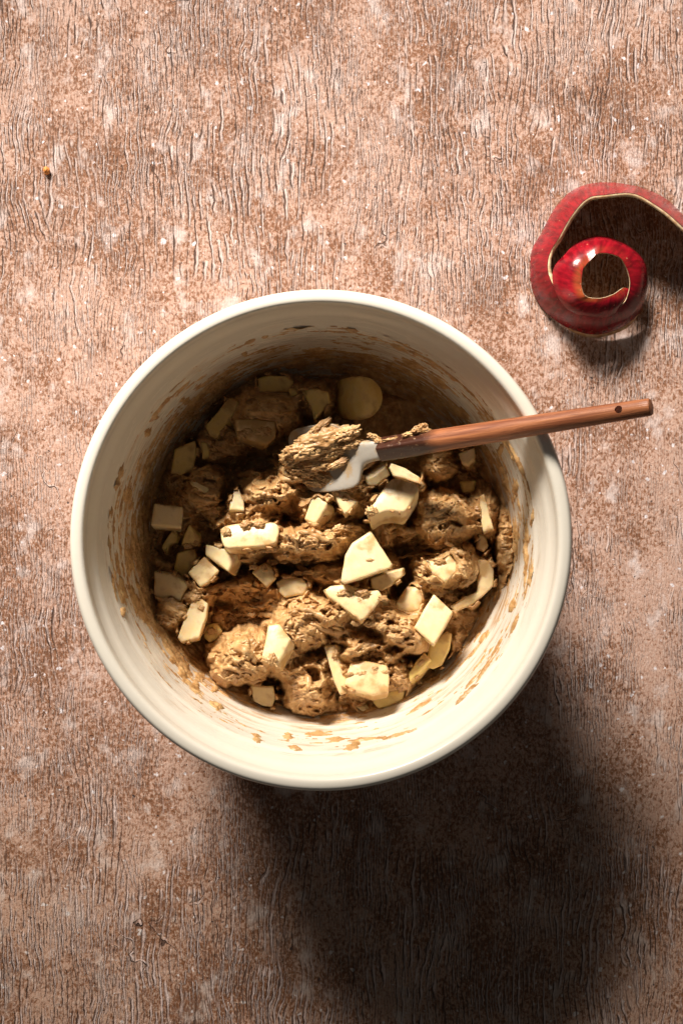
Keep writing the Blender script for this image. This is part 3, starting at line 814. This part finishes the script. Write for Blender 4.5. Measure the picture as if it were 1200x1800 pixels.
# strands pulled between the lumps when the dough was stirred
def strand(path, rad, seed):
    n, m = len(path), 8
    t_ = np.gradient(path, axis=0); t_ /= np.linalg.norm(t_, axis=1)[:, None]
    sd = np.cross(t_, [0, 0, 1.0]); sd /= np.linalg.norm(sd, axis=1)[:, None]; up = np.cross(sd, t_)
    a = np.linspace(0, 2 * np.pi, m, endpoint=False)
    v = path[:, None] + rad[:, None, None] * (np.cos(a)[None, :, None] * sd[:, None] + 0.8 * np.sin(a)[None, :, None] * up[:, None])
    v = v.reshape(-1, 3)
    v += 0.0007 * np.stack([vnoise3(v * 480 + k * 31 + seed, seed) for k in range(3)], -1) + 0.0009 * np.stack([vnoise3(v * 210 + k * 17 + seed, seed) for k in range(3)], -1)
    i = np.arange(n * m).reshape(n, m); j = np.roll(i, -1, 1)
    f = np.stack([i[:-1], i[1:], j[1:], j[:-1]], -1).reshape(-1, 4)
    return mesh_np("strand", v, f, DOUGH, dough)
rs = random.Random(5); made = 0; tries = 0
while made < 75 and tries < 900:
    tries += 1
    a_ = rs.uniform(0, 2 * math.pi); q = math.sqrt(rs.random()) * 275
    cx, cy = 560 + q * math.cos(a_), 955 + q * math.sin(a_) * 1.0
    if cy < 800 and 480 < cx < 700: continue
    L = rs.uniform(24, 78); an = R(rs.choice([-14, -8, 6, 14, 24, 30, 70]) + rs.uniform(-14, 14))
    n = 22; uu = np.linspace(-1, 1, n)
    bend = rs.uniform(-9, 9); wob_ = rs.uniform(0, 99)
    xs = cx + uu * L / 2 * math.cos(an) - (bend * (1 - uu ** 2) + 2.5 * perlin(uu * 2.2 + wob_, uu * 0, 5)) * math.sin(an)
    ys = cy + uu * L / 2 * math.sin(an) + (bend * (1 - uu ** 2) + 2.5 * perlin(uu * 2.2 + wob_, uu * 0, 5)) * math.cos(an)
    if np.hypot(xs - 566, ys - 940).max() > 300: continue
    if any((poly_sd(xs, ys, p['poly']) < 4).any() for p in A): continue
    hs = np.array([dough_h(x, y) for x, y in zip(xs, ys)])
    if hs.mean() < 0.028: continue
    # taut: bridges the dips rather than following them
    hs = np.maximum(hs, np.interp(uu, [-1, 0, 1], [hs[0], hs[n // 2], hs[-1]]) - 0.001)
    hs = np.convolve(np.pad(hs, 2, 'edge'), np.ones(5) / 5, 'valid')
    path = np.array([P(x, y, z + 0.0002) for x, y, z in zip(xs, ys, hs)])
    rad = rs.uniform(0.0009, 0.0024) * (0.25 + 0.75 * np.sqrt(np.clip(1 - uu ** 2, 0, 1))) * (1 + 0.35 * perlin(uu * 3 + wob_, uu * 0, 8))
    strand(path, rad, made); made += 1

# ------------------------------------------------------------------ spatula
def wood_material():
    t = NT("reddish_wood")
    g = t.noise(t.mapping((22, 420, 420)), 1, 5, 0.65, 0.4)
    g2 = t.noise(t.mapping((60, 1500, 1500)), 1, 3, 0.6)
    c = t.mix(t.mapr(g, 0.30, 0.70), (0.20, 0.055, 0.021), (0.50, 0.185, 0.074))
    c = t.mix(t.mapr(g2, 0.58, 0.72, 0, 0.55), c, (0.085, 0.024, 0.012))
    xyz = t.sep(t.co)
    wet = t.mapr(t.math('ADD', xyz[0], t.math('MULTIPLY', t.math('SUBTRACT', t.noise(t.co, 120, 3), 0.5), 0.012)), 0.029, 0.041, 1.0, 0.0)
    c = t.mix(t.math('MULTIPLY', wet, 0.90), c, (0.034, 0.011, 0.008))
    n = t.noise(t.co, 420, 3, 0.7)
    crust = t.math('MULTIPLY', t.mapr(n, 0.60, 0.70), wet)
    c = t.mix(t.math('MULTIPLY', crust, 0.6), c, (0.50, 0.30, 0.15))
    t.set(Base_Color=c, Roughness=t.math('SUBTRACT', 0.45, t.math('MULTIPLY', wet, 0.16)))
    t.set(Normal=t.bump(t.math('ADD', t.math('ADD', g, g2), crust), 0.35, 0.0006))
    return t.m
def silicone_material():
    t = NT("milky_silicone")
    n = t.noise(t.co, 95, 4, 0.6); n2 = t.noise(t.co, 260, 3)
    c = t.mix(t.mapr(n, 0.44, 0.60, 0, 0.85), (0.43, 0.385, 0.325), (0.42, 0.275, 0.135))
    t.set(Base_Color=c, Roughness=0.36)
    t.b.inputs["Subsurface Weight"].default_value = 0.3
    t.b.inputs["Subsurface Radius"].default_value = (1, 0.8, 0.6)
    t.b.inputs["Subsurface Scale"].default_value = 0.003
    t.set(Normal=t.bump(t.math('ADD', n, n2), 0.2, 0.001))
    return t.m

H0 = Vector(P(669, 790, 0.088)); H1 = Vector(P(1144, 715, 0.1660))
# rest the handle on the rim
ax = (H1 - H0).normalized(); HL = (H1 - H0).length
zax = (Vector((0, 0, 1)) - ax * ax.z).normalized(); yax = zax.cross(ax)
spat = empty("spatula", H0)
spat.matrix_world = Matrix(((ax.x, yax.x, zax.x, H0.x), (ax.y, yax.y, zax.y, H0.y), (ax.z, yax.z, zax.z, H0.z), (0, 0, 0, 1)))
tag(spat, "spatula with a round reddish wooden handle and pale blade, resting on the bowl rim", "spatula")

def handle_mesh():
    st = []
    # station x, half width y, half width z, squareness
    for x, hy, hz, sq in [(0, .0048, .0056, 1), (.0006, .0053, .0061, 1), (.012, .0053, .0061, 1), (.024, .0056, .0062, .85), (.034, .0061, .0064, .3), (.044, .0064, .0064, 0), (.08, .0060, .0060, 0),
                          (.12, .0054, .0054, 0), (HL - .006, .0048, .0048, 0), (HL - .0012, .0047, .0047, 0), (HL - .0003, .0043, .0043, 0), (HL, .0034, .0034, 0)]:
        ring = []
        for k in range(40):
            a = 2 * math.pi * (k + 0.5) / 40
            c, s = math.cos(a), math.sin(a)
            e = 1 - 0.72 * sq
            y = hy * math.copysign(abs(c) ** e, c); z = hz * math.copysign(abs(s) ** e, s)
            tw = 0.62
            ring.append((x, y * math.cos(tw) - z * math.sin(tw), y * math.sin(tw) + z * math.cos(tw)))
        st.append(ring)
    v = [q for r_ in st for q in r_]; n = 40; f = []
    for i in range(len(st) - 1):
        for k in range(n):
            f.append((i * n + k, (i + 1) * n + k, (i + 1) * n + (k + 1) % n, i * n + (k + 1) % n)[::-1])
    f.append(tuple(range(n))); f.append(tuple(range((len(st) - 1) * n, len(st) * n))[::-1])
    bm = bmesh.new(); bv = [bm.verts.new(q) for q in v]
    for q in f: bm.faces.new([bv[i] for i in q])
    bmesh.ops.recalc_face_normals(bm, faces=bm.faces)
    me = bpy.data.meshes.new("handle"); bm.to_mesh(me); bm.free()
    me.polygons.foreach_set("use_smooth", np.ones(len(me.polygons), dtype=bool))
    return me
WOOD = wood_material()
hm = handle_mesh(); hm.materials.append(WOOD)
hd = bpy.data.objects.new("handle", hm); link(hd)
# the hanging hole through the tip
bm = bmesh.new(); bmesh.ops.create_cone(bm, cap_ends=True, segments=28, radius1=.0021, radius2=.0021, depth=.05)
bmesh.ops.rotate(bm, verts=bm.verts, cent=(0, 0, 0), matrix=Matrix.Rotation(R(-14), 3, 'X'))
bmesh.ops.translate(bm, verts=bm.verts, vec=(HL - .0165, 0, 0))
cm = bpy.data.meshes.new("cutter"); bm.to_mesh(cm); bm.free(); cm.materials.append(WOOD)
co_ = bpy.data.objects.new("cutter", cm); link(co_)
bo = hd.modifiers.new("hole", 'BOOLEAN'); bo.operation = 'DIFFERENCE'; bo.object = co_; bo.solver = 'EXACT'
dg = bpy.context.evaluated_depsgraph_get()
nm = bpy.data.meshes.new_from_object(hd.evaluated_get(dg))
bpy.data.objects.remove(hd); bpy.data.objects.remove(co_)
nm.name = "handle"
hd = link(bpy.data.objects.new("handle", nm), spat)
me = nm
for p_ in me.polygons: p_.use_smooth = True
wn = hd.modifiers.new("split", 'EDGE_SPLIT'); wn.split_angle = R(38)

# blade: neck, then a broad paddle that droops into the dough
def blade():
    # (distance from the handle end, half width, half thickness, droop)
    st = [(.004, .0058, .0048, 0), (-.004, .0062, .0046, .0), (-.010, .0068, .0042, .0003), (-.014, .0085, .0036, .0008), (-.017, .0150, .0032, .0012), (-.020, .0195, .0030, .0018),
          (-.028, .0205, .0028, .0030), (-.038, .0205, .0024, .0050), (-.047, .0200, .0020, .0075), (-.052, .0180, .0016, .0090), (-.0555, .0130, .0012, .0100), (-.057, .006, .0008, .0104)]
    n = 36; v = []; f = []
    for x, hy, hz, dz in st:
        for k in range(n):
            a = 2 * math.pi * k / n; c, s = math.cos(a), math.sin(a)
            y = hy * math.copysign(abs(c) ** 0.55, c); z = hz * math.copysign(abs(s) ** 0.6, s)
            v.append((x - 0.16 * y, y, z - dz * 0.5 + 0.0035 * (y / .02) ** 2 * (1 if abs(x) > .016 else 0)))
    for i in range(len(st) - 1):
        for k in range(n):
            f.append((i * n + k, (i + 1) * n + k, (i + 1) * n + (k + 1) % n, i * n + (k + 1) % n))
    f.append(tuple(range(n))[::-1]); f.append(tuple(range((len(st) - 1) * n, len(st) * n)))
    o = mesh_np("blade", np.array(v), f, silicone_material(), spat)
    s_ = o.modifiers.new("soft", 'SUBSURF'); s_.levels = 1; s_.render_levels = 2
    # the paddle levels out from the handle's slope and is turned towards the camera
    o.rotation_euler = (R(8), R(9), 0)
    bm = bmesh.new(); bm.from_mesh(o.data); bmesh.ops.recalc_face_normals(bm, faces=bm.faces); bm.to_mesh(o.data); bm.free()
blade()

# dough riding on the blade and crusted along the handle
def bl(px, py, z, rx, ry, rz, rot=0):
    z = z + 0.0085
    k = W(z) / 1200
    return (P(px, py, z), (rx * k, ry * k, rz * k), -rot)
bd = clump("dough_clump", [bl(572,774,.076,54,21,11,-14), bl(538,792,.075,40,16,13,-8), bl(560,815,.071,34,13,9,-4), bl(590,790,.074,24,12,8,-30), bl(530,822,.068,28,15,11,10), bl(548,842,.064,26,12,9,14), bl(512,806,.070,20,14,12,0), bl(600,812,.0735,26,7,5,-28), bl(618,780,.078,20,9,8,-14), bl(578,838,.066,26,10,7,8), bl(612,762,.080,24,12,11,-24), bl(520,800,.071,22,11,10,10), bl(575,800,.073,28,9,7,-10), bl(560,752,.076,26,7,7,-38)], None, 0.42, 2.2, 4)
tag(bd, "dough clump scooped on top of the spatula blade", "dough clump")
bd2 = clump("dough_clump", [bl(600,855,.066,22,7,7,8), bl(570,850,.064,24,7,7,12), bl(628,846,.068,13,7,6,-35), bl(640,820,.073,17,5,5,-25), bl(600,835,.068,12,5,4,0)], None, 0.7, 1.5, 9)
tag(bd2, "thin ragged dough strip along the lower edge of the spatula blade", "dough clump")
bd3 = clump("dough_clump", [bl(740,752,.0945,12,7,8,-20), bl(722,763,.092,14,5,5,-10), bl(748,757,.095,9,6,6,0), bl(733,757,.094,9,6,9,0)], None, 0.6, 1.4, 14)
tag(bd3, "little dough nub stuck on the far edge of the wet handle end", "dough clump")
bd4 = clump("dough_clump", [bl(657,768,.082,12,5,5,20), bl(690,772,.0865,16,3,3,-8), bl(699,780,.087,8,4,3,10), bl(665,776,.083,9,4,4,0)], None, 0.7, 1.4, 19)
tag(bd4, "dough smear where the wooden handle meets the blade", "dough clump")
bd5 = clump("dough_clump", [bl(752,786,.0935,8,3,3,-30), bl(744,790,.092,5,3,2,0)], None, 0.7, 1.4, 23, fine=False)
tag(bd5, "smallest dough fleck on the near face of the handle", "dough clump")

# ------------------------------------------------------------------ apple peel
def peel():
    E = [((1262,470),(1242,468),4,29),((1232,415),(1219,424),2,35),((1200,378),(1196,396),1,38),((1165,347),(1156,363),1,40),((1120,328),(1112,340),1,41),((1060,321),(1060,342),1,41),((1010,332),(1030,350),1,39),((975,364),(1004,377),1,35),((950,410),(982,416),1,30),((934,442),(969,438),1,25),((931,480),(962,466),1,25),((937,515),(967,492),1,25),((960,550),(985,520),1.5,25),((1000,578),(1014,544),2,25),((1045,589),(1053,551),3,25),((1092,576),(1086,542),5,27),((1125,546),(1102,522),9,28),((1137,495),(1107,492),15,29),((1127,455),(1097,463),19,31),((1096,427),(1080,448),17,33),((1060,415),(1052,445),19,35),((1024,420),(1037,457),20,36),((992,446),(1024,472),25.5,37),((971,476),(1021,495),25.5,37),((975,511),(1025,516),25.5,37),((995,542),(1035,524),25.5,36),((1030,557),(1055,525),25.5,35),((1068,557),(1076,518),24.5,33),((1093,541),(1091,509),22,29),((1102,514),(1098,505),21,23)]
    o_ = np.array([P(a[0], a[1], TZ + za / 1000) for a, b, za, zb in E]); i_ = np.array([P(b[0], b[1], TZ + zb / 1000) for a, b, za, zb in E])
    def cr(p, n):
        out = []
        for t in np.linspace(0, len(p) - 1.0001, n):
            k = int(t); s = t - k
            p0, p1, p2, p3 = p[max(k - 1, 0)], p[k], p[k + 1], p[min(k + 2, len(p) - 1)]
            out.append(0.5 * (2 * p1 + (p2 - p0) * s + (2 * p0 - 5 * p1 + 4 * p2 - p3) * s ** 2 + (3 * p1 - p0 - 3 * p2 + p3) * s ** 3))
        return np.array(out)
    N, M = 420, 15
    a = cr(o_, N); b = cr(i_, N)
    ww = np.arange(N)
    rag = 0.0007 * fbm(ww / 9.0, ww * 0.0, 3, 301) + 0.0003 * fbm(ww / 2.5, ww * 0, 2, 302)
    rag2 = 0.0006 * fbm(ww / 11.0, ww * 0 + 3.3, 3, 303)
    tang = np.gradient((a + b) / 2, axis=0); tang /= np.linalg.norm(tang, axis=1)[:, None]
    across = b - a; wl = np.linalg.norm(across, axis=1); ac = across / wl[:, None]
    nrm = np.cross(ac, tang); nrm /= np.linalg.norm(nrm, axis=1)[:, None]
    # the outer, skin side looks away from the coil's middle and up
    mid = (a + b) / 2
    flip = np.sign(nrm[:, 2]); flip[flip == 0] = 1
    nrm *= flip[:, None]
    nrm = np.array([np.mean(nrm[max(0, k - 4):k + 5], axis=0) for k in range(N)]); nrm /= np.linalg.norm(nrm, axis=1)[:, None]
    s = np.linspace(0, 1, M)
    bul = 4 * s * (1 - s)
    amt = np.interp(np.arange(N), [0, N * .4, N * .55, N * .68, N * .78, N], [0.0010, 0.0014, 0.002, 0.0030, 0.0030, 0.002])
    wav = fbm(np.arange(N)[:, None] / 30.0, s[None, :] * 1.5, 2, 305) * 0.0007
    top = a[:, None] * (1 - s)[None, :, None] + b[:, None] * s[None, :, None]
    top = top + (rag[:, None, None] * (1 - s)[None, :, None] + rag2[:, None, None] * s[None, :, None]) * ac[:, None]
    top = top + nrm[:, None] * ((amt[:, None] * bul[None, :] + wav)[..., None])
    outer_arc = sstep(N * .52, N * .40, np.arange(N))[:, None, None]
    th = 0.0007 + 0.0019 * s[None, :, None] ** 3 * outer_arc
    zmin = top[..., 2]
    low = top - nrm[:, None] * th
    # the knife left a broad cut along the inner edge of the outer turn
    e_ = outer_arc[:, 0, 0]
    low[:, -1, 2] = low[:, -1, 2] * (1 - e_) + (top[:, -1, 2] - 0.0003) * e_
    # and along the outer edge where the turn lifts off the board
    w_ = (sstep(N * .43, N * .46, np.arange(N)) * sstep(N * .56, N * .52, np.arange(N)))[:, None]
    flat = ac * np.array([1, 1, 0.15]); flat /= np.linalg.norm(flat, axis=1)[:, None]
    low[:, 0] = low[:, 0] * (1 - w_) + (top[:, 0] - flat * 0.0018 - np.array([0, 0, 0.0006])) * w_
    low[..., 2] = np.maximum(low[..., 2], TZ + 0.0004)
    top[..., 2] = np.maximum(top[..., 2], TZ + 0.0012)
    g = np.arange(N * M).reshape(N, M)
    base = np.array([top[N // 2, M // 2, 0], top[N // 2, M // 2, 1], TZ])
    root = empty("apple_peel", tuple(base))
    tag(root, "long red apple peel curled into a spiral on the board beside the bowl", "apple peel")
    # skin: outer sheet
    f = np.stack([g[:-1, :-1], g[:-1, 1:], g[1:, 1:], g[1:, :-1]], -1).reshape(-1, 4)
    sk = mesh_np("skin", (top - base).reshape(-1, 3), f, SKIN, root)
    # which coordinate runs along the peel, for streaks in the colour
    at = sk.data.attributes.new("along", 'FLOAT_VECTOR', 'POINT')
    L = np.r_[0, np.cumsum(np.linalg.norm(np.diff(mid, axis=0), axis=1))]
    av = np.stack([np.repeat(L[:, None], M, 1), np.repeat(s[None], N, 0), np.zeros((N, M))], -1).reshape(-1, 3)
    at.data.foreach_set("vector", av.astype(np.float32).ravel())
    # flesh: the underside and the cut edges
    up = top - nrm[:, None] * 0.00035
    vv = np.vstack([(up - base).reshape(-1, 3), (low - base).reshape(-1, 3)])
    n0 = N * M
    fl = [f[:, ::-1] + n0]
    for j in (0, M - 1):
        q = np.stack([g[:-1, j], g[1:, j], g[1:, j] + n0, g[:-1, j] + n0], -1)
        fl.append(q if j == 0 else q[:, ::-1])
    for i in (0, N - 1):
        q = np.stack([g[i, :-1], g[i, 1:], g[i, 1:] + n0, g[i, :-1] + n0], -1)
        fl.append(q)
    mesh_np("flesh", vv, np.vstack(fl), FLESH, root)

def skin_material():
    t = NT("red_apple_skin")
    at = t.n.new("ShaderNodeAttribute"); at.attribute_name = "along"; al = at.outputs["Vector"]
    xyz = t.sep(al)
    st = t.noise(t.mapping((300, 2.2, 1), co=al), 1, 4, 0.6, 0.3)
    bl_ = t.noise(t.mapping((38, 2.0, 1), (3, 3, 3), co=al), 1, 3, 0.5)
    c = t.mix(t.mapr(st, 0.3, 0.7), (0.11, 0.002, 0.006), (0.29, 0.005, 0.013))
    edge = t.mapr(xyz[1], 0.66, 1.0, 0.0, 0.24)
    later = t.mapr(xyz[0], 0.26, 0.36, 0.0, 1.0)
    c = t.mix(t.math('MULTIPLY', t.math('MULTIPLY', edge, later), t.mapr(bl_, 0.36, 0.62)), c, (0.72, 0.30, 0.06))
    dots = t.n.new("ShaderNodeTexVoronoi"); dots.feature = 'DISTANCE_TO_EDGE' if False else 'F1'
    t.t.links.new(t.co, dots.inputs["Vector"]); dots.inputs["Scale"].default_value = 260
    d = t.mapr(dots.outputs["Distance"], 0.08, 0.17, 0.32, 0.0)
    d = t.math('MULTIPLY', d, t.mapr(t.noise(t.co, 150, 1), 0.5, 0.6))
    c = t.mix(d, c, (0.80, 0.42, 0.22))
    t.set(Base_Color=c, Roughness=0.24)
    t.b.inputs["Coat Weight"].default_value = 0.1; t.b.inputs["Coat Roughness"].default_value = 0.2
    n = t.noise(t.co, 130, 3, 0.5)
    t.set(Normal=t.bump(t.math('ADD', n, t.math('MULTIPLY', st, 0.3)), 0.30, 0.0010))
    return t.m
def flesh_material():
    t = NT("peel_flesh")
    n = t.noise(t.co, 260, 4, 0.6)
    c = t.mix(t.mapr(n, 0.35, 0.7), (0.83, 0.64, 0.40), (0.62, 0.36, 0.18))
    t.set(Base_Color=c, Roughness=0.5, Normal=t.bump(n, 0.4, 0.0006))
    t.b.inputs["Subsurface Weight"].default_value = 0.2
    t.b.inputs["Subsurface Radius"].default_value = (1, 0.6, 0.3)
    t.b.inputs["Subsurface Scale"].default_value = 0.002
    return t.m
SKIN = skin_material(); FLESH = flesh_material()
peel()

# ------------------------------------------------------------------ crumb on the board
def crumb_():
    t = NT("orange_crumb")
    n = t.noise(t.co, 500, 3)
    t.set(Base_Color=t.mix(n, (0.46, 0.15, 0.03), (0.62, 0.25, 0.06)), Roughness=0.6, Normal=t.bump(n, 0.5, 0.0004))
    v, f = ICO3; v = v.copy()
    d = 0.5 * vnoise3(v * 1.6 + 3, 3) + 0.2 * vnoise3(v * 4, 8)
    v = v * (1 + 0.5 * d)[:, None] * np.array((0.0021, 0.0027, 0.0021)); v[:, 2] -= v[:, 2].min()
    c = P(83, 301, TZ)
    o = mesh_np("crumb", v, f, t.m); o.location = c; o.rotation_euler = (0, 0, 0.3)
    tag(o, "single orange brown crumb lying alone on the board", "crumb")
crumb_()
